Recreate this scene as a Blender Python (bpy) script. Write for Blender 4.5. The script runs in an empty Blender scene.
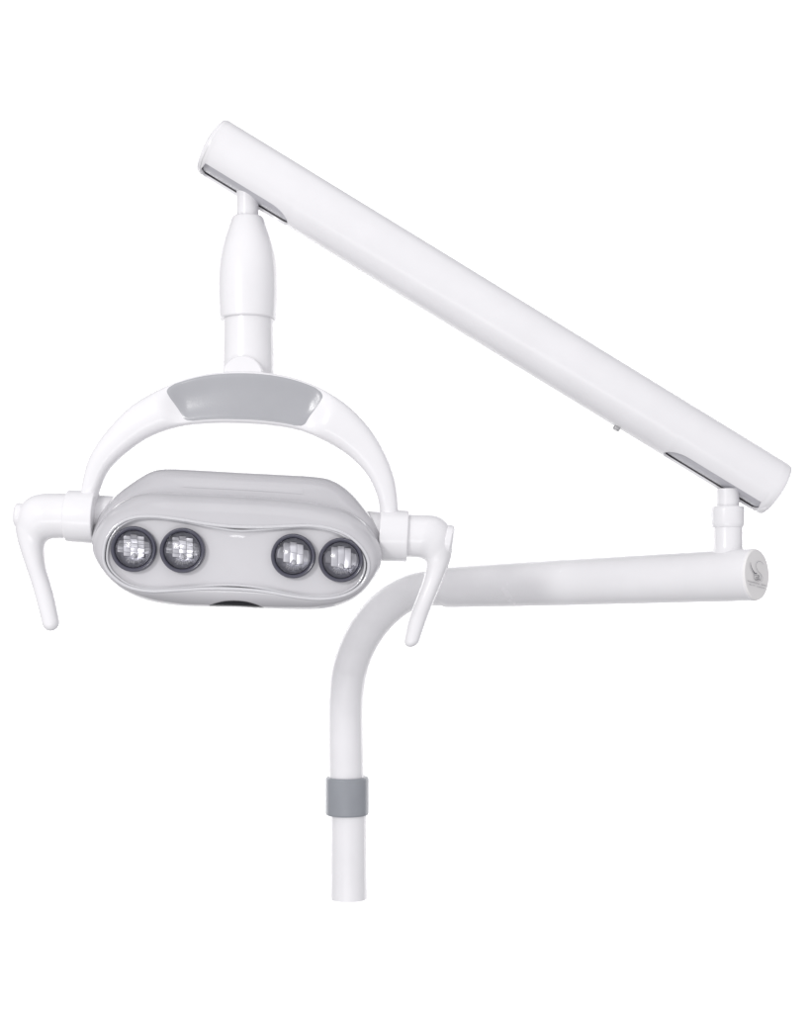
import bpy, math, random
import numpy as np
from mathutils import Vector, Matrix
random.seed(4)
S = bpy.context.scene
COL = S.collection

# ------------------------------------------------------------------ camera
D = 1.45            # metres from camera to the plane Y=0, where 1 mm = 1 photo pixel
HZ = 1.50           # camera height
HY = 600.0          # photo row of the horizon
cam = bpy.data.cameras.new('camera'); camo = bpy.data.objects.new('camera', cam); COL.objects.link(camo)
camo.location = (0, -D, HZ); camo.rotation_euler = (math.radians(90), 0, 0)
cam.sensor_fit = 'HORIZONTAL'; cam.sensor_width = 36; cam.lens = 36 * D / 0.810
cam.shift_y = (HY - 506.5) / 810.0
cam.clip_start = 0.05; cam.clip_end = 50
S.camera = camo

# ------------------------------------------------------------------ studio light
w = bpy.data.worlds.new('World'); S.world = w; w.use_nodes = True
nt = w.node_tree; nt.nodes.clear()
tc = nt.nodes.new('ShaderNodeTexCoord'); 
mr = nt.nodes.new('ShaderNodeMapRange'); mr.inputs[1].default_value = -1; mr.inputs[2].default_value = 1
cr = nt.nodes.new('ShaderNodeValToRGB')
cr.color_ramp.elements[0].position = 0.25; cr.color_ramp.elements[0].color = (.24, .24, .25, 1)
cr.color_ramp.elements[1].position = 0.75; cr.color_ramp.elements[1].color = (.92, .91, .94, 1)
bg = nt.nodes.new('ShaderNodeBackground'); bg.inputs[1].default_value = .93
out = nt.nodes.new('ShaderNodeOutputWorld')
L = nt.links.new
vd = nt.nodes.new('ShaderNodeVectorMath'); vd.operation = 'DOT_PRODUCT'; vd.inputs[1].default_value = (-.02, -.93, .34)
L(tc.outputs['Generated'], vd.inputs[0]); L(vd.outputs['Value'], mr.inputs[0]); L(mr.outputs[0], cr.inputs[0])
L(cr.outputs[0], bg.inputs[0]); L(bg.outputs[0], out.inputs[0])

def area(name, loc, target, sx, sy, power, col=(1, 1, 1)):
    l = bpy.data.lights.new(name, 'AREA'); l.shape = 'RECTANGLE'; l.size = sx; l.size_y = sy
    l.energy = power; l.color = col
    o = bpy.data.objects.new(name, l); COL.objects.link(o); o.location = loc
    o.rotation_euler = (Vector(target) - Vector(loc)).to_track_quat('-Z', 'Y').to_euler()
    return o
area('key_softbox', (-1.15, -1.90, 2.14), (-.05, .05, 1.50), .36, .36, 14.5, (1, .99, .98))
area('top_softbox', (.15, -.35, 3.3), (0, 0, 1.5), 1.6, 1.0, 3)
area('low_strip_light', (-.35, -1.55, .72), (-.15, -.1, 1.5), 1.3, .12, 3.6)
area('backdrop_light', (-2.0, 2.0, 1.7), (-.35, 3.2, 1.6), .6, 2.6, 52)
area('backdrop_light', (2.0, 2.0, 1.7), (.35, 3.2, 1.6), .6, 2.6, 52)

S.view_settings.view_transform = 'Standard'; S.view_settings.look = 'None'
S.view_settings.exposure = 0; S.view_settings.gamma = 1
S.render.engine = 'CYCLES'

# ------------------------------------------------------------------ materials
def mat(name, col, rough=.3, metal=0., spec=.5, coat=0., mottled=.012, scale=25, bump=0., trans=0.):
    m = bpy.data.materials.new(name); m.use_nodes = True; n = m.node_tree.nodes; l = m.node_tree.links
    p = n['Principled BSDF']
    tc = n.new('ShaderNodeTexCoord'); ns = n.new('ShaderNodeTexNoise'); ns.inputs['Scale'].default_value = scale
    ns.inputs['Detail'].default_value = 5
    l.new(tc.outputs['Object'], ns.inputs['Vector'])
    r = n.new('ShaderNodeValToRGB')
    r.color_ramp.elements[0].position = .3; r.color_ramp.elements[1].position = .7
    r.color_ramp.elements[0].color = tuple(max(0, c * (1 - mottled * 2)) for c in col) + (1,)
    r.color_ramp.elements[1].color = tuple(min(1, c * (1 + mottled)) for c in col) + (1,)
    l.new(ns.outputs['Fac'], r.inputs[0]); l.new(r.outputs[0], p.inputs['Base Color'])
    mr = n.new('ShaderNodeMapRange'); mr.inputs[3].default_value = rough * .88; mr.inputs[4].default_value = rough * 1.12
    l.new(ns.outputs['Fac'], mr.inputs[0]); l.new(mr.outputs[0], p.inputs['Roughness'])
    p.inputs['Metallic'].default_value = metal
    p.inputs['Specular IOR Level'].default_value = spec
    p.inputs['Coat Weight'].default_value = coat; p.inputs['Coat Roughness'].default_value = .05
    p.inputs['Transmission Weight'].default_value = trans
    if bump:
        n2 = n.new('ShaderNodeTexNoise'); n2.inputs['Scale'].default_value = 900; l.new(tc.outputs['Object'], n2.inputs['Vector'])
        b = n.new('ShaderNodeBump'); b.inputs['Strength'].default_value = bump; b.inputs['Distance'].default_value = .0005
        l.new(n2.outputs['Fac'], b.inputs['Height']); l.new(b.outputs[0], p.inputs['Normal'])
    return m
M = dict(
    white=mat('white_painted_metal', (.803, .798, .812), .26, spec=.42, bump=.0),
    gloss=mat('white_gloss_plastic', (.803, .798, .812), .22, spec=.45, bump=.0),
    shell=mat('pale_grey_gloss_plastic', (.535, .53, .55), .15, spec=.5, coat=.6, bump=.03),
    face=mat('pale_grey_face_plastic', (.585, .58, .60), .17, spec=.5, coat=.5),
    rim=mat('clear_edge_plastic', (.58, .58, .60), .06, spec=.8, coat=1.),
    grey=mat('grey_rubber', (.385, .39, .41), .24, spec=.6, mottled=.02, bump=.2),
    band=mat('grey_plastic_band', (.29, .305, .33), .32, spec=.4, mottled=.03, bump=.1),
    bezel=mat('dark_slate_plastic', (.065, .065, .092), .25, spec=.5, coat=.3),
    dark=mat('black_smoked_plastic', (.012, .012, .016), .15, spec=.5),
    chrome=mat('silvered_facets', (.70, .70, .715), .34, metal=1., mottled=.02, scale=300),
    bowl=mat('dull_reflector_metal', (.42, .42, .46), .3, metal=1., mottled=.02, scale=200),
    slot_shade=mat('slot_shade_grey', (.50, .50, .53), .30, metal=.0),  # grey stands in for shade inside the white tube
    steel=mat('bright_screw_metal', (.6, .6, .6), .25, metal=1.),
    cap=mat('off_white_cap_plastic', (.84, .83, .82), .35, spec=.4, bump=.1),
    ink=mat('grey_print_ink', (.14, .14, .16), .5),
    ink2=mat('pale_grey_print_ink', (.36, .36, .38), .5),
    paper=mat('white_backdrop_paper', (.90, .90, .895), .9, spec=.1, mottled=.003, scale=3),
)
def glass_mat():
    m = bpy.data.materials.new('clear_lens_plastic'); m.use_nodes = True; n = m.node_tree.nodes; l = m.node_tree.links
    n.clear(); o = n.new('ShaderNodeOutputMaterial'); mx = n.new('ShaderNodeMixShader')
    t = n.new('ShaderNodeBsdfTransparent'); t.inputs[0].default_value = (.93, .93, .95, 1)
    g = n.new('ShaderNodeBsdfGlossy'); g.inputs['Roughness'].default_value = .10
    f = n.new('ShaderNodeFresnel'); f.inputs[0].default_value = 1.5
    ns = n.new('ShaderNodeTexNoise'); ns.inputs['Scale'].default_value = 60
    b = n.new('ShaderNodeBump'); b.inputs['Strength'].default_value = .05; b.inputs['Distance'].default_value = .001
    l.new(ns.outputs['Fac'], b.inputs['Height']); l.new(b.outputs[0], g.inputs['Normal'])
    l.new(f.outputs[0], mx.inputs[0]); l.new(t.outputs[0], mx.inputs[1]); l.new(g.outputs[0], mx.inputs[2]); l.new(mx.outputs[0], o.inputs[0])
    return m
M['glass'] = glass_mat()

# ------------------------------------------------------------------ helpers
def sc(Y): return (D + Y) / D
def P(px, py, Y): s = sc(Y); return Vector(((px - 405) / 1000 * s, Y, HZ + (HY - py) / 1000 * s))
def hit(px, py, c, n):          # where the sight line of a photo pixel meets a plane
    o = Vector((0, -D, HZ)); d = P(px, py, 0) - o
    return o + d * ((c - o).dot(n) / d.dot(n))

def crs(pts, k=8, closed=False):    # Catmull-Rom through points
    p = np.array(pts, float); n = len(p); res = []
    rng = range(n) if closed else range(n - 1)
    for i in rng:
        if closed: a, b, c, d = p[(i-1) % n], p[i], p[(i+1) % n], p[(i+2) % n]
        else: a = p[i-1] if i else 2*p[0]-p[1]; b = p[i]; c = p[i+1]; d = p[i+2] if i+2 < n else 2*p[-1]-p[-2]
        for j in range(k):
            t = j / k
            res.append(.5*((2*b)+(-a+c)*t+(2*a-5*b+4*c-d)*t*t+(-a+3*b-3*c+d)*t**3))
    if not closed: res.append(p[-1])
    return np.array(res)

ROOT = None
def link(name, verts, faces, m, parent, smooth=True, sharp=35, label=None, mats=None, fmat=None):
    me = bpy.data.meshes.new(name); me.from_pydata([tuple(v) for v in verts], [], faces); me.update()
    import bmesh
    bm = bmesh.new(); bm.from_mesh(me); bmesh.ops.remove_doubles(bm, verts=bm.verts, dist=1e-7)
    bmesh.ops.recalc_face_normals(bm, faces=bm.faces)
    for f in bm.faces: f.smooth = smooth
    if smooth:
        for e in bm.edges:
            if len(e.link_faces) == 2 and e.calc_face_angle(0) > math.radians(sharp): e.smooth = False
    bm.to_mesh(me); bm.free()
    me.materials.append(m)
    o = bpy.data.objects.new(name, me); COL.objects.link(o)
    if parent is not None:
        o.parent = parent; o.matrix_parent_inverse = parent.matrix_world.inverted() if parent.type == 'EMPTY' else Matrix()
        if parent.type == 'EMPTY':      # bake so that children sit in the thing's own space
            me.transform(Matrix.Translation(-parent.location)); o.matrix_parent_inverse = Matrix()
        else:
            me.transform(Matrix.Translation(-ROOT.location))
    if label: o['label'] = label
    return o

def loft(rings, cap0=True, cap1=True, close=True):
    V = []; F = []; n = len(rings[0])
    for r in rings: V += [tuple(v) for v in r]
    for i in range(len(rings) - 1):
        for j in range(n if close else n - 1):
            a = i*n+j; b = i*n+(j+1) % n
            F.append((a, b, b+n, a+n))
    if cap0: F.append(tuple(range(n-1, -1, -1)))
    if cap1: F.append(tuple(range((len(rings)-1)*n, len(rings)*n)))
    return V, F
def join(*vf):
    V = []; F = []
    for v, f in vf:
        o = len(V); V += list(v); F += [tuple(i+o for i in q) for q in f]
    return V, F

def frame(d):
    d = d.normalized(); up = Vector((0, -1, 0)) if abs(d.y) < .9 else Vector((0, 0, 1))
    a = (up - d * up.dot(d)).normalized(); return a, d.cross(a)
def lathe(A, d, prof, n=64, caps=True):        # prof: (distance along d, radius)
    d = d.normalized(); a, b = frame(d); rings = []
    for t, r in prof:
        r = max(r, 1e-5); c = A + d*t
        rings.append([c + (a*math.cos(2*math.pi*i/n) + b*math.sin(2*math.pi*i/n))*r for i in range(n)])
    return loft(rings, caps, caps)
def vert_lathe(px, Y, prof, n=64):      # prof: (photo row, radius in photo pixels), axis upright
    s = sc(Y); c = P(px, HY, Y)
    return lathe(c, Vector((0, 0, 1)), [((HY-py)/1000*s, r/1000*s) for py, r in prof][::-1], n)
def fillet(prof, rad=.0012):    # small rounded corners on a lathe profile
    o = [prof[0]]
    for i in range(1, len(prof)-1):
        p, q, r = Vector(prof[i-1]), Vector(prof[i]), Vector(prof[i+1])
        k1 = min(rad, (p-q).length*.45); k2 = min(rad, (r-q).length*.45)
        if k1 < 1e-6 or k2 < 1e-6: o.append(prof[i]); continue
        a = q + (p-q).normalized()*k1; b = q + (r-q).normalized()*k2
        for t in (0, .25, .5, .75, 1): o.append(tuple(a*(1-t)**2 + q*2*t*(1-t) + b*t*t))
    o.append(prof[-1]); return o

def strip(outer, inner, Y, dep, n=40, k=10, e=2.0, round_end=True):
    """tube whose two edges follow the outlines given as pairs of photo points; Y may be a list; dep = depth / half width"""
    o = crs(outer, k); i = crs(inner, k); m = len(o)
    Yk = np.full(len(outer), Y) if np.isscalar(Y) else np.array(Y)
    dk = np.full(len(outer), dep) if np.isscalar(dep) else np.array(dep)
    ts = np.linspace(0, len(outer)-1, m); Ys = np.interp(ts, range(len(Yk)), Yk); ds = np.interp(ts, range(len(dk)), dk)
    rings = []; 
    cs = [(P(*((o[q]+i[q])/2), Ys[q])) for q in range(m)]
    for q in range(m):
        c = cs[q]; h = (P(*o[q], Ys[q]) - P(*i[q], Ys[q]))/2
        tan = (cs[min(q+1, m-1)] - cs[max(q-1, 0)]).normalized()
        dv = tan.cross(h).normalized()
        if dv.y > 0: dv = -dv
        rings.append([c + h*se(math.cos(2*math.pi*j/n), e) + dv*(h.length*ds[q])*se(math.sin(2*math.pi*j/n), e) for j in range(n)])
    if round_end:
        c = cs[-1]; tan = (cs[-1]-cs[-3]).normalized(); base = rings[-1]; r = (P(*o[-1], Ys[-1])-P(*i[-1], Ys[-1])).length/2
        for a in (15, 30, 45, 60, 72, 82, 88):
            a = math.radians(a); rings.append([c + (v-c)*math.cos(a) + tan*r*math.sin(a) for v in base])
    return loft(rings)
def se(c, e): return math.copysign(abs(c)**(2/e), c)


# ------------------------------------------------------------------ backdrop
def sheet():
    prof = [(3.0 - .35*(1-math.cos(math.radians(a))), -.55 - .35*math.sin(math.radians(a))) for a in range(90, 0, -9)] + [(3.0, -.55 + .35*k) for k in range(0, 13)]
    V = []; F = []; n = len(prof)
    for x in (-3.8, 3.8):
        for y, z in prof: V.append((x, y, z))
    for x in (-3.8, 3.8):
        for y, z in prof: V.append((x, y + .004, z))
    for i in range(n-1):
        F.append((i, i+1, n+i+1, n+i)); F.append((2*n+i, 3*n+i, 3*n+i+1, 2*n+i+1))
        F.append((i, 2*n+i, 2*n+i+1, i+1)); F.append((n+i, n+i+1, 3*n+i+1, 3*n+i))
    F += [(0, n, 3*n, 2*n), (n-1, 3*n-1, 4*n-1, 2*n-1)]
    return V, F
bd = link('studio_backdrop', *sheet(), M['paper'], None); bd['kind'] = 'structure'

# ------------------------------------------------------------------ the lamp
POLE_Y = .27
ROOT = bpy.data.objects.new('dental_lamp', None); COL.objects.link(ROOT)
ROOT.location = P(348.5, 901, POLE_Y); ROOT.empty_display_size = .05
ROOT['label'] = 'white articulated dental examination lamp with four round lights, arched handle bar and grey pole collar'
ROOT['category'] = 'dental lamp'
bpy.context.view_layer.update()

# --- bent pipe, pole and grey band
Yb = [POLE_Y, POLE_Y, POLE_Y, POLE_Y, .267, .258, .246, .232, .214, .196, .172, .165]
outer = [(329.6, 800), (328.7, 774), (328.3, 735), (328.6, 700), (332.0, 668), (341, 640), (356, 613.5), (376, 592), (400, 577.5), (421, 571.4), (446, 568.8), (460, 568.2)]
inner = [(364.8, 800), (364.0, 774), (363.2, 735), (363.2, 702), (366.5, 676), (374, 653.5), (386, 634), (400, 619.5), (414, 610), (427, 606.3), (448, 605.8), (460, 605.8)]
link('bent_pipe', *strip(outer, inner, Yb, 1.0, 48, 8, round_end=False), M['white'], ROOT)
link('support_pole', *vert_lathe(348.6, POLE_Y, [(795, 0), (795, 17.8), (898.5, 18.3), (898.5, 0)]), M['white'], ROOT)
s = sc(POLE_Y)
band = fillet([(-.038/2*s-.0, .0175*s), (-.0185*s, .0217*s), (.0185*s, .0217*s), (.0185*s, .0175*s)], .0012)
c = P(347.2, 796, POLE_Y)
link('pole_collar', *lathe(c, Vector((0, 0, 1)), fillet([(-.0185*s, .0170*s), (-.0185*s, .0208*s), (-.0170*s, .0216*s), (.0175*s, .0216*s), (.0190*s, .0206*s), (.0190*s, .0170*s)], .0008)), M['band'], ROOT,
     label='grey plastic band round the upright pole')

# --- lower arm (comes towards the viewer at its right end)
A = P(446, 587.4, .1735); B = P(755.5, 574.6, -.080)
ax = (B-A).normalized(); Ln = (B-A).length
prof = [(0, .010), (0, .0216), (.0012, .0224), (.012, .0226), (.04, .0229), (.09, .0234), (.16, .0240), (Ln-.004, .0249), (Ln-.0012, .0249), (Ln, .0240), (Ln, .010)]
la = link('lower_arm', *lathe(A, ax, prof, 80), M['white'], ROOT)
capc = B + ax*.0018
link('end_cap', *lathe(B - ax*.001, ax, [(0, 0), (0, .0242), (.0018, .0242), (.0026, .0234), (.0028, 0)], 80), M['cap'], la)
# printed mark on the cap: a swan-like line drawing above two lines of small print
cn = ax; cp = B + ax*.0020
def cappt(u, v):    # coordinates of the enlarged detail (14.48 px per photo px, origin 730,540)
    return hit(730+u/14.48, 540+v/14.48, B+ax*.0019, cn)
def stroke(pts, w0, k=8, wfun=None):
    p = crs(pts, k); q = [cappt(*a) for a in p]; V = []; F = []
    for i in range(len(q)):
        t = (q[min(i+1, len(q)-1)] - q[max(i-1, 0)]).normalized(); nn = t.cross(cn)
        wd = w0/1000/2 * (wfun(i/(len(q)-1)) if wfun else 1)
        for sgn, h in ((1, 0), (1, .00008), (-1, .00008), (-1, 0)): V.append(q[i] + nn*wd*sgn + cn*(h-.00002))
    n = 4
    for i in range(len(q)-1):
        for j in range(4): F.append((i*4+j, i*4+(j+1) % 4, (i+1)*4+(j+1) % 4, (i+1)*4+j))
    F += [(3, 2, 1, 0), tuple(len(V)-4+i for i in range(4))]
    return V, F
tap = lambda t: .35 + .65*math.sin(math.pi*min(1, max(0, t)))
taper = lambda t: .4 + .8*t
def raise_(vf, k=.00095):
    return [v + cn*k for v in vf[0]], vf[1]
dark = [stroke([(283, 325), (292, 375), (312, 430), (342, 476)], .95, wfun=taper),
        stroke([(330, 466), (350, 482), (376, 484)], 1.0),
        stroke([(342, 490), (334, 530), (350, 572), (392, 590), (430, 580)], .42),
        stroke([(350, 520), (378, 504), (402, 520), (384, 546), (356, 540)], .42),
        stroke([(398, 508), (410, 530), (398, 556), (424, 566)], .5),
        stroke([(362, 560), (388, 572), (414, 560)], .45)]
pale = [stroke([(474, 352), (440, 318), (404, 308), (374, 334), (366, 386), (392, 450), (432, 494), (458, 540), (452, 588), (420, 604)], .50, wfun=tap),
        stroke([(424, 500), (440, 540), (430, 584)], .35)]
def tiny_print(x0, y0, x1, y1, hgt, n):
    out = []; 
    for i in range(n):
        if random.random() < .10: continue
        t = (i + .5)/n; x = x0+(x1-x0)*t; y = y0+(y1-y0)*t; h = hgt*(.75+.25*random.random())
        out.append(stroke([(x, y-h/2), (x+random.uniform(-1, 1), y+h/2)], .22+.12*random.random(), 1))
        if random.random() < .6:
            yy = y + random.choice((-h/2, 0, h/2)); out.append(stroke([(x-2, yy), (x+(x1-x0)/n*.6, yy+2)], .2, 1))
    return out
dark += tiny_print(238, 588, 508, 664, 20, 26)
pale += tiny_print(262, 640, 494, 700, 17, 30)
link('printed_mark', *raise_(join(*dark)), M['ink'], la, smooth=False)
link('printed_mark', *raise_(join(*pale)), M['ink2'], la, smooth=False)

# --- swivel joint between the two arms
JY = -.057
link('swivel_post', *vert_lathe(727.8, JY, [(489, 0), (489, 11.2), (510, 11.2), (510, 0)]), M['white'], ROOT)
link('swivel_collar', *vert_lathe(727.6, JY, fillet([(506.5, 10.5), (506.5, 15.6), (509.5, 16.6), (523.5, 16.6), (527.5, 15.4), (527.5, 13)], 1.0)), M['gloss'], ROOT)
link('swivel_sleeve', *vert_lathe(727.9, JY, [(520, 0), (520, 14.4), (546, 14.4), (550, 15.0), (553, 16.4), (560, 17.0), (560, 0)]), M['white'], ROOT)

# --- upper arm: slotted tube
UA = P(212.5, 146.5, -.090); UB = P(774.5, 489.5, -.052)
uax = (UB-UA).normalized(); UL = (UB-UA).length
UR = .0276
dn = Vector((0, 0, -1)); dn = (dn - uax*dn.dot(uax)).normalized()       # straight down, square to the axis
fw = uax.cross(dn); 
if fw.y > 0: fw = -fw
roll = math.radians(13)
def upt(t, phi, r): return UA + uax*t + (dn*math.cos(phi) + fw*math.sin(phi))*r
def t_at(px, py):        # distance along the axis of the photo point
    q = hit(px, py, UA, Vector((0, 1, 0)).cross(uax).cross(uax).normalized()); return (q-UA).dot(uax)
def slotted():
    tl0, tl1 = .003, t_at(288, 226); tr0, tr1 = t_at(662, 453), UL-.006
    hw = math.radians(27)
    ts = sorted(set([0, .0006, .002] + [tl0+(tl1-tl0)*i/30 for i in range(31)] + [tr0+(tr1-tr0)*i/30 for i in range(31)] +
                    [tl1+(tr0-tl1)*i/20 for i in range(21)] + [UL-.002, UL-.0006, UL]))
    N = 144; hwn = 10       # columns of the slot
    def half(t):            # slot half angle at t
        for a, b, rl, rr in ((tl0, tl1, .0002, .022), (tr0, tr1, .022, .001)):
            if a <= t <= b:
                k = 1.
                if t-a < rl: k = math.sqrt(max(0, 1-(1-(t-a)/rl)**2))
                if b-t < rr: k = min(k, math.sqrt(max(0, 1-(1-(b-t)/rr)**2)))
                return hw*k
        return None
    V = []; F = []
    # angles: slot columns stretch with the slot's width
    def ring(t, r):
        h = half(t); h = (hw if min(t, UL-t) < .01 else 0) if h is None else h
        hh = max(h, math.radians(.3)); out = []
        for j in range(hwn): out.append(-hh + 2*hh*j/hwn)
        rest = N-hwn
        for j in range(rest): out.append(hh + (2*math.pi-2*hh)*j/rest)
        return [upt(t, roll+p, r) for p in out]
    def rr(t): 
        e = min(t, UL-t); return UR - (.0012 if e < .0003 else .0004 if e < .001 else 0)
    n = N
    for t in ts: V += ring(t, rr(t))
    no = len(V)
    for t in ts: V += ring(t, UR-.0024)
    for i in range(len(ts)-1):
        mid = (ts[i]+ts[i+1])/2; openslot = half(mid) is not None
        for j in range(N):
            a, b, c_, d = i*n+j, i*n+(j+1) % n, (i+1)*n+(j+1) % n, (i+1)*n+j
            if openslot and j < hwn: continue
            F.append((a, b, c_, d)); F.append((d+no, c_+no, b+no, a+no))
        if openslot:
            for j in (0, hwn): a, d = i*n+j, (i+1)*n+j; F.append((a, d, d+no, a+no))
        # cross walls where the slot starts or stops
        prev = half((ts[i-1]+ts[i])/2) is not None if i else openslot
        if prev != openslot:
            for j in range(hwn): a, b = i*n+j, i*n+j+1; F.append((a, b, b+no, a+no))
    for i in (0, len(ts)-1):
        for j in range(N): a, b = i*n+j, i*n+(j+1) % n; F.append((a, b, b+no, a+no))
    return V, F
ua = link('upper_arm', *slotted(), M['white'], ROOT)
link('slot_shade_liner', *lathe(UA+uax*.004, uax, [(0, 0), (0, .0237), (UL-.008, .0237), (UL-.008, 0)], 48), M['slot_shade'], ua,  # added liner: its grey colour paints the shade seen in the slots
     label='added liner behind the slots under the arm, grey for the shade inside')
for a_, d_ in ((UA, -uax), (UB, uax)):
    link('end_cap', *lathe(a_-d_*.002, d_, [(0, 0), (0, .0250), (.0019, .0270), (.0030, .0266), (.0046, .0230), (.0056, .013), (.0058, 0)], 72), M['white'], ua)
# little grub screw under the arm
st = t_at(617.5, 426); sp = upt(st, roll*.2, UR-.001)
link('screw', *lathe(sp, (dn*1.0+fw*.1), [(0, 0), (0, .0030), (.0015, .0032), (.0026, .0036), (.0044, .0036), (.0052, .0028), (.0054, 0)], 24), M['steel'], ua)

# --- hanging neck
NY = -.085
link('hanging_rod', *vert_lathe(247.6, NY, [(176, 0), (176, 11.0), (219, 11.0), (219, 0)]), M['white'], ROOT)
link('tapered_sleeve', *vert_lathe(247.8, NY, [(217.0, 0), (217.0, 14.0), (217.8, 15.2), (219.5, 16.2), (228, 19.0), (240, 23.2), (252, 26.6), (264, 28.8), (277, 29.7), (295, 29.8), (314, 28.9), (318.5, 28.6), (319.7, 27.6), (319.8, 0)], 96), M['gloss'], ROOT)
link('neck', *vert_lathe(248.6, NY, [(310, 0), (310, 25.2), (335, 25.2), (350, 25.6), (385, 25.8), (385, 0)], 80), M['gloss'], ROOT)
pc = P(246.5, 381.5, -.080)
link('pivot_boss', *lathe(pc, Vector((0, -1, 0)), [(0, 0), (0, .0195), (.0300, .0195), (.0318, .0190), (.0328, .0178), (.0330, 0)], 64), M['gloss'], ROOT)

# --- arched handle bar
AY = -.107
ao = [(80.5, 500), (82, 485), (90, 457), (108, 430), (134, 404.5), (168.5, 385.7), (203, 375), (240, 371.8), (277, 374.5), (311, 384), (343, 402), (367, 425), (384, 451), (394.5, 478), (398.0, 500), (399, 520)]
ai = [(97.5, 500), (100.5, 488), (109, 470), (125.5, 453.5), (149, 437.5), (178, 427.3), (208, 423.8), (238, 423.6), (268, 425.4), (298, 430.4), (326, 442), (348.5, 456), (365.5, 473), (375, 490.5), (379, 505), (380, 520)]
ao = crs(ao, 10); ai = crs(ai, 10); NA = len(ao)
apx = (ao+ai)/2
def adepth(q):      # half depth in metres
    h = np.linalg.norm(ao[q]-ai[q])/2; return .0105 + .0070*min(1, max(0, (h-9)/17))
def win(q):
    x = apx[q][0]; a = (x-160)/26; b = (333-x)/26; f = lambda t: 0 if t < 0 else 1 if t > 1 else t*t*(3-2*t)
    return f(a)*f(b)
EE = 2.5
def AYq(q): t = q/(NA-1); return -.092 - .015*math.sin(math.pi*min(1, max(0, t)))**.7
def afront(q, v, lift=0.):    # v=-1 outer edge .. 1 inner edge
    c2 = (ao[q]*(1-v)+ai[q]*(1+v))/2
    y = adepth(q)*max(0, 1-abs(v)**EE)**(1/EE)
    y -= win(q)*.0100*max(0, 1-(abs(v)/.93)**2.4)
    p = P(c2[0], c2[1], AYq(q)); return p + Vector((0, -y-lift, 0))
def arch():
    rings = []; NV = 28
    for q in range(0, NA):
        r = []
        for j in range(NV): 
            v = -math.cos(math.pi*j/NV); r.append(afront(q, v))
        for j in range(NV):
            v = math.cos(math.pi*j/NV); c2 = (ao[q]*(1-v)+ai[q]*(1+v))/2
            r.append(P(c2[0], c2[1], AYq(q)) + Vector((0, adepth(q)*max(0, 1-abs(v)**EE)**(1/EE), 0)))
        rings.append(r)
    return loft(rings)
arch_o = link('handle_arch', *arch(), M['gloss'], ROOT)
def pad():
    NX, NV = 70, 30; top = []; Vv = []
    vs = [-.885 + 1.765*j/NV for j in range(NV+1)]
    for j, v in enumerate(vs):
        u = (v+.885)/1.765
        # S-shaped slanting ends with rounded corners
        def corner(u, r=.16): 
            e = min(u, 1-u); return 0 if e > r else 1-math.sqrt(max(0, 1-(1-e/r)**2))
        sl = u*u*(3-2*u)*.55 + u*.45
        xl = 167 + 18.5*sl + 9*corner(u); xr = 325 - 20.5*sl - 9*corner(u)
        row = []
        for i in range(NX+1):
            x = xl+(xr-xl)*i/NX
            xs = [(ao[q][0]*(1-v)+ai[q][0]*(1+v))/2 for q in range(NA)]
            q = int(np.searchsorted(xs, x))-1; f = (x-xs[q])/(xs[q+1]-xs[q])
            row.append(afront(q, v)*(1-f)+afront(q+1, v)*f)
        Vv.append(row)
    n = NX+1; V = []; F = []
    for lay, lift in ((0, .0007), (1, -.0008)):
        for j in range(NV+1):
            for i in range(n):
                e = (i in (0, NX) or j in (0, NV)) and lay == 0
                V.append(Vv[j][i] + Vector((0, -(lift if not e else .0002), 0)))
    m = n*(NV+1)
    for j in range(NV):
        for i in range(NX):
            a = j*n+i; F.append((a, a+1, a+1+n, a+n)); F.append((m+a+n, m+a+n+1, m+a+1, m+a))
    for j in range(NV):
        for i in (0, NX): a = j*n+i; F.append((a, a+n, a+n+m, a+m))
    for i in range(NX):
        for j in (0, NV): a = j*n+i; F.append((a, a+1, a+1+m, a+m))
    return V, F
link('grip_pad', *pad(), M['grey'], arch_o, label='grey grip pad let into the front of the arch')

# --- side collars, axles, handles
HYY = -.092
def tube2(p0, p1, r0, r1, name, m, rad=.0015, Y=HYY):
    a = P(*p0, Y); b = P(*p1, Y); s = sc(HYY); l = (b-a).length
    pr = [(0, 0), (0, r0/1000*s), (l, r1/1000*s), (l, 0)]
    return link(name, *lathe(a, b-a, fillet(pr, rad), 64), m, ROOT)
tube2((67.8, 515.6), (96.5, 517.2), 26.2, 26.8, 'side_collar', M['gloss'])
tube2((379.8, 534.8), (408.0, 536.2), 26.2, 25.6, 'side_collar', M['gloss'])
tube2((90, 517), (125, 519), 22.5, 23, 'axle', M['gloss'], rad=.0005, Y=-.080)
tube2((350, 533), (384, 535), 23.5, 23, 'axle', M['gloss'], rad=.0005, Y=-.080)
lo = [(76, 493), (60, 492.9), (42, 493.4), (30, 497), (20.5, 506), (16, 520), (16.3, 534), (22, 555), (31, 582), (37, 603), (42.4, 624.5)]
li = [(76, 538.5), (63, 538.6), (53, 539), (48, 540.3), (45.4, 543), (44.3, 547), (44.2, 553), (46, 568), (51, 585), (55, 600), (59.2, 620)]
hl = link('handle', *strip(lo, li, HYY, [1, 1, 1, .95, .9, .85, .85, .85, .9, .9, .95], 48, 8), M['gloss'], ROOT)
ro = [(400, 514.2), (414, 514.6), (431, 515.0), (442, 518.5), (450, 527), (453, 540), (451.5, 555), (446.5, 571), (437, 594), (427.5, 617), (419.6, 640)]
ri = [(400, 557), (408, 557), (416, 557.4), (421.5, 558.2), (424.6, 560.5), (425.8, 564), (425.4, 570), (422.2, 583), (415, 602), (408.5, 620), (404.4, 639.5)]
hr = link('handle', *strip(ro, ri, HYY, [1, 1, 1, .95, .9, .85, .85, .85, .9, .9, .95], 48, 8), M['gloss'], ROOT)
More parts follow.
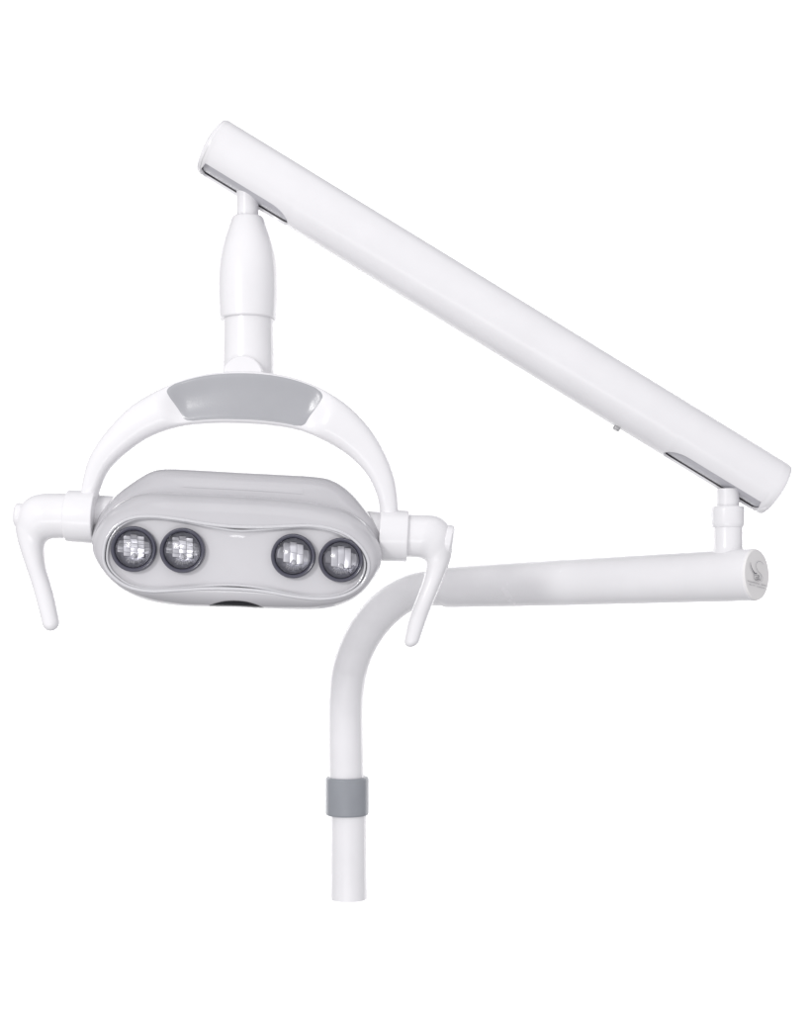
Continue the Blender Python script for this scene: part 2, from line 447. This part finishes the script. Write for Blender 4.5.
# round end buttons at the outer elbows
a = P(23, 515.5, HYY); link('handle_cap', *lathe(a, Vector((-1, -.15, .05)), fillet([(0, 0), (0, .0120), (.0062, .0118), (.0085, .0085), (.0090, 0)], .001), 40), M['gloss'], hl)
a = P(446, 540, HYY); link('handle_cap', *lathe(a, Vector((1, -.1, -.18)), fillet([(0, 0), (0, .0150), (.0058, .0145), (.0072, .0110), (.0076, 0)], .001), 40), M['gloss'], hr)

# --- lamp housing
CX, CY = 237.5, 551.0
NS = 240
def resample(poly, k=10):
    p = crs(poly, k, True); out = []
    a, b = 140., 52.
    q = (p - np.array([CX, CY]))/np.array([a, b]); n = len(q)
    for i in range(NS):
        th = 2*math.pi*i/NS; d = np.array([math.cos(th), math.sin(th)]); best = None
        for j in range(n):
            u, v = q[j], q[(j+1) % n]; e = v-u
            det = d[0]*(-e[1]) + d[1]*e[0]
            if abs(det) < 1e-12: continue
            t = (u[0]*(-e[1]) + u[1]*e[0])/det; w_ = (d[0]*u[1]-d[1]*u[0])/det
            if t > 0 and -1e-9 <= w_ <= 1+1e-9: best = t if best is None else max(best, t)
        out.append((CX + d[0]*best*a, CY + d[1]*best*b))
    return np.array(out)
So = resample([(164.5, 468.7), (148, 472.6), (130, 483.5), (114, 496), (101, 511), (93, 528), (91, 544), (95, 558.5), (106.5, 576), (124.5, 591), (148, 601.0), (178, 606.2), (207, 608), (237, 608.6), (262, 609.6), (289, 610.2), (316, 610), (342, 604.5), (361, 593.5), (375, 577), (382, 561), (383, 543.7), (378, 526), (366, 509.6), (351.5, 493), (335, 481.5), (317.5, 476.8), (280, 474.3), (240, 472.2), (200, 470)])
Fr = resample([(165, 492.5), (148, 493.0), (131, 497), (114, 507), (101.5, 521), (94, 535), (91.8, 547), (95.5, 559.5), (106.7, 576), (124.5, 591), (148, 601.0), (178, 605.8), (207, 606.8), (237, 607.3), (262, 608.4), (289, 609.4), (316, 609.2), (342, 604), (361, 593.3), (374.5, 577), (381, 562), (380.5, 548), (374, 534), (363, 521), (346, 510.5), (325, 504.5), (300, 500.5), (270, 498), (240, 496), (200, 494.2)])
Ro = [(104, 553), (107, 539), (116, 526.5), (131, 518.5), (151, 516.5), (178, 519.4), (207, 524.3), (235, 527.3), (262, 527.6), (289, 526.4), (310, 526), (331, 529), (348.5, 536.3), (362, 549), (368, 563), (365.5, 577), (357, 588), (342, 595.5), (320, 598.6), (295, 596.4), (264, 591), (235, 588.4), (207, 588.2), (178, 589.8), (150, 590.8), (127.5, 586), (112, 575), (105, 564)]
Rr = resample(Ro)
def mix(a, b, t): return a*(1-t)+b*t
drop = np.minimum(.0256, .0036 + .00085*np.linalg.norm(Fr-Rr, axis=1))
drop = np.convolve(np.concatenate([drop[-6:], drop, drop[:6]]), np.ones(13)/13, 'valid')
def ydeep(Y, i):
    if Y < -.1300 and Y > -.1386 or -.1386 < Y <= -.1130: return -.1386 + (Y+.1386)/.0256*drop[i]
    if Y < -.0900: return -.0900 + (Y+.0900)/(-.0230)*(-.0486+drop[i]) if Y > -.1130 else Y
    return Y
def ring(c, Y, shrink=0., deep=False):
    ctr = np.array([CX, CY]); r = []; Y0 = Y
    for i_, (x, y) in enumerate(c):
        if deep: Y = ydeep(Y0, i_)
        v = np.array([x, y])-ctr; l = np.linalg.norm(v); v = v*(1-shrink/l); r.append(P(ctr[0]+v[0], ctr[1]+v[1], Y))
    return r
# back shell, then front shell
rb = [ring(ctr_, y, sh) for ctr_, y, sh in ((So, -.030, 60), (So, -.032, 34), (So, -.040, 16), (So, -.054, 5), (So, -.068, .8), (So, -.078, 0), (So, -.090, .3))]
rb += [ring(mix(So, Fr, f), y, sh, True) for f, y, sh in ((.10, -.098, 0), (.30, -.1025, 0), (.62, -.1075, 0), (.92, -.1105, .2), (1, -.1110, 1.6), (1, -.1125, 2.2))]
rf = [ring(Fr, y, sh, True) for y, sh in ((-.1112, 1.8), (-.1120, .35), (-.1130, 0), (-.1155, .2))]
for t, y in ((.05, -.1195), (.14, -.1245), (.28, -.1297), (.45, -.1338), (.62, -.1365), (.78, -.1380), (.90, -.13855), (.97, -.13855)):
    rf.append(ring(mix(Fr, Rr, t), y, 0, True))
rf += [ring(Rr, -.1380, .4), ring(Rr, -.1368, 1.2), ring(Rr, -.1300, 1.4)]
housing = link('lamp_housing', *join(loft(rb), loft(rf)), M['shell'], ROOT, sharp=50)
# face panel inside the rim, slightly dished
def scaled(c, k): return np.array([CX, CY]) + (c-np.array([CX, CY]))*k
fc = [ring(Rr, -.1335, 1.8), ring(Rr, -.1362, 2.6), ring(Rr, -.1352, 5), ring(Rr, -.1338, 9), ring(Rr, -.1330, 14), ring(scaled(Rr, .6), -.1328), ring(scaled(Rr, .3), -.1326), ring(scaled(Rr, .02), -.1326)]
face = link('face_panel', *loft(fc), M['face'], housing, sharp=60)
# clear moulded edge of the cover: two fine beads with a groove between
def bead(c, off, Y, rad, n=12):
    rings = []; m = len(c)
    base = [Vector(v) for v in ring(c, Y, off)]
    for i in range(m):
        t = (base[(i+1) % m]-base[i-1]).normalized(); nn = t.cross(Vector((0, 1, 0))).normalized()
        rings.append([base[i] + (nn*math.cos(2*math.pi*j/n) + Vector((0, 1, 0))*math.sin(2*math.pi*j/n))*rad for j in range(n)])
    rings.append(rings[0]); return loft(rings, False, False)
link('cover_rim', *join(bead(Rr, -.6, -.1386, .0016), bead(Rr, 3.2, -.1368, .0012)), M['rim'], housing, label='clear glossy edge of the wavy front cover')
# shallow recess strip on top of the shell
def inlay(x0, x1, y0, y1, m_, name):
    NX = 30; V = []; F = []
    def yline(x, f):    # rows across the shell between outline (f=0) and front edge (f=1)
        st = np.array(sorted([tuple(v) for v in So if v[1] < 520])); sf = np.array(sorted([tuple(v) for v in Fr if v[1] < 530]))
        return np.interp(x, st[:, 0], st[:, 1]), np.interp(x, sf[:, 0], sf[:, 1])
    def depth(f): return float(np.interp(f, [0, .10, .30, .62, .92], [-.090, -.098, -.1025, -.1075, -.1105]))
    for lay in (0, 1):
        for i in range(NX+1):
            x = x0+(x1-x0)*i/NX
            for f in (y0, (y0+y1)/2, y1):
                a, b = yline(x, 0); V.append(P(x, a+(b-a)*f, depth(f) - (.0004 if lay == 0 else -.001)))
    m = (NX+1)*3
    for i in range(NX):
        for j in (0, 1): a = i*3+j; F += [(a, a+1, a+4, a+3), (m+a+3, m+a+4, m+a+1, m+a)]
        for j in (0, 2): a = i*3+j; F.append((a, a+3, a+3+m, a+m))
    for i in (0, NX):
        for j in (0, 1): a = i*3+j; F.append((a, a+1, a+1+m, a+m))
    return link(name, V, F, m_, housing)
inlay(183, 303, .50, .74, M['shell'], 'top_strip')
# dark sensor window under the front edge
def sensor():
    V = []; F = []; N = 24; rows = []
    for lay in (0, 1):
        for i in range(N+1):
            u = -1+2*i/N; x = 235.5 + 28*u; top = 600.9 + 6.3*(abs(u)**2.2) + .6*u; bot = 608.9 + .9*u
            for j in range(7):
                f = j/6; y = top*(1-f)+bot*f
                # follow the rounded lower edge of the front shell
                fe = 607.3 + .9*(x-235)/27; re = 588.4; tt = (fe-y)/(fe-re)
                Yd = float(np.interp(tt, [-.075, -.068, -.047, -.02, 0, .05, .14, .28, .45], [-.088, -.0905, -.103, -.108, -.1150, -.1195, -.1245, -.1297, -.1338]))
                if Yd < -.1130: Yd = -.1386 + (Yd+.1386)/.0256*.0200
                V.append(P(x, y, Yd - (.0009 if lay == 0 else -.008)))
    m = (N+1)*7
    for i in range(N):
        for j in range(6): a = i*7+j; F += [(a, a+1, a+8, a+7), (m+a+7, m+a+8, m+a+1, m+a)]
        for j in (0, 6): a = i*7+j; F.append((a, a+7, a+7+m, a+m))
    for i in (0, N):
        for j in range(6): a = i*7+j; F.append((a, a+1, a+1+m, a+m))
    return V, F
link('sensor_window', *sensor(), M['dark'], housing, label='black crescent window under the front edge')

# --- the four round lights
def light(cx, cy, r, bx, rows, tilt, lab):
    """cx,cy centre and r radius in photo px; bx: shift of the inner bowl; rows: horizontal cuts in the facets"""
    Yf = -.1330; s = sc(Yf); R = r/1000*s; c = P(cx, cy, Yf); d = Vector((0, -1, 0))
    bez = link('light_bezel', *lathe(c + Vector((0, .002, 0)), d, [(0, R*.80), (0, R), (.0070, R), (.0086, R*.985), (.0096, R*.945), (.0094, R*.90), (.0082, R*.84), (.0066, R*.80), (.0, R*.785), (0, R*.80)], 72, False), M['bezel'], ROOT, label=lab)
    # lathe() caps both ends of an open profile; the profile above closes on itself
    ri_ = R*.79; C = c + Vector((bx/1000*s, 0, 0))
    bowl = []; n = 56
    prof = [(.0058, ri_), (.0046, ri_*.93), (.0028, ri_*.78), (.0014, ri_*.5), (.0008, ri_*.2), (.0007, .0001)]
    rings = [[c + d*t + Vector((math.cos(2*math.pi*i/n), 0, math.sin(2*math.pi*i/n)))*q for i in range(n)] for t, q in prof]
    bv_ = loft(rings, False, True)
    refl = link('reflector', *bv_, M['bowl'], bez)
    # silvered facets standing in the bowl: flutes cut across by steps
    V = []; F = []
    cw = ri_*.385; ncol = 5
    x0 = -ncol*cw/2
    for k in range(ncol):
        xa = x0+k*cw+cw*.03; xb = xa+cw*.93; xm = (xa+xb)/2
        top = math.sqrt(max(0, (ri_*.86)**2-min(abs(xm), ri_*.85)**2))
        if top < ri_*.18: continue
        if k in (0, ncol-1): zt, zb = top*1.15, -top*.62
        else: zt, zb = top*.92, -ri_*.42
        nr = rows if k not in (0, ncol-1) else max(1, rows-1)
        for q in range(nr):
            z1 = zt-(zt-zb)*q/nr; z0 = zt-(zt-zb)*(q+1)/nr + (zt-zb)*.022
            skew = tilt; ta = random.uniform(-.07, .07); tb = random.uniform(-.09, .05)
            o = len(V); nu, nv = 6, 4
            for b_ in range(nv+1):
                for a_ in range(nu+1):
                    u = a_/nu; v = b_/nv
                    x = xa+(xb-xa)*u; z = z0+(z1-z0)*v + skew*(x)
                    h = .0008 + .0003*(1-(2*u-1)**2) + .00012*(1-(2*v-1)**2)
                    rr_ = math.hypot(x, z)
                    if rr_ > ri_*.9: x *= ri_*.9/rr_; z *= ri_*.9/rr_
                    dep = -.0002 + .0030*(math.hypot(x, z)/ri_)**2
                    V.append(c + Vector((x, 0, z)) + d*(dep+h+.0012 + ta*cw*(u-.5) + tb*cw*(v-.5)))
            w_ = nu+1
            for b_ in range(nv):
                for a_ in range(nu): a0 = o+b_*w_+a_; F.append((a0, a0+1, a0+1+w_, a0+w_))
    link('facets', V, F, M['chrome'], bez)
    # bottom lip with small notches
    V = []; F = []
    for k in range(7):
        a0 = math.radians(-125+k*10.3); a1 = a0+math.radians(8)
        o = len(V)
        for a_ in (a0, a1):
            for q, t in ((.64, .0034), (.80+.03*(k % 2), .0046)):
                V.append(c + Vector((math.cos(a_)*ri_*q, 0, math.sin(a_)*ri_*q)) + d*t)
                V.append(c + Vector((math.cos(a_)*ri_*q, 0, math.sin(a_)*ri_*q)) + d*(t-.001))
        F += [(o, o+2, o+6, o+4), (o+1, o+5, o+7, o+3), (o, o+4, o+5, o+1), (o+2, o+3, o+7, o+6), (o, o+1, o+3, o+2), (o+4, o+6, o+7, o+5)]
    link('socket_lip', V, F, M['chrome'], bez, smooth=False)
    # bulb and clear front lens
    link('bulb', *lathe(c + Vector((0, -.0015, -ri_*.34)), d, [(0, 0), (0, .0022), (.002, .0024), (.0034, .0018), (.0040, .0008), (.0041, 0)], 20), M['rim'], bez)
    n = 48; rings = [[c + d*(.0060+.0048*(1-q*q)) + Vector((math.cos(2*math.pi*i/n), 0, math.sin(2*math.pi*i/n)))*max(q, .002)*ri_*1.01 for i in range(n)] for q in (1, .97, .9, .8, .65, .5, .35, .2, .05, 0)]
    link('lens', *loft(rings, False, False), M['glass'], bez)
light(134.6, 549.2, 22.9, 0, 5, -.06, 'outermost light on the left, beside the downturned handle')
light(183.2, 550.6, 22.6, 0, 5, -.08, 'second light from the left')
light(293.6, 556.2, 22.3, 0, 2, -.14, 'second light from the right')
light(341.2, 560.2, 22.3, 0, 1, -.10, 'outermost light on the right, near the bent pipe')
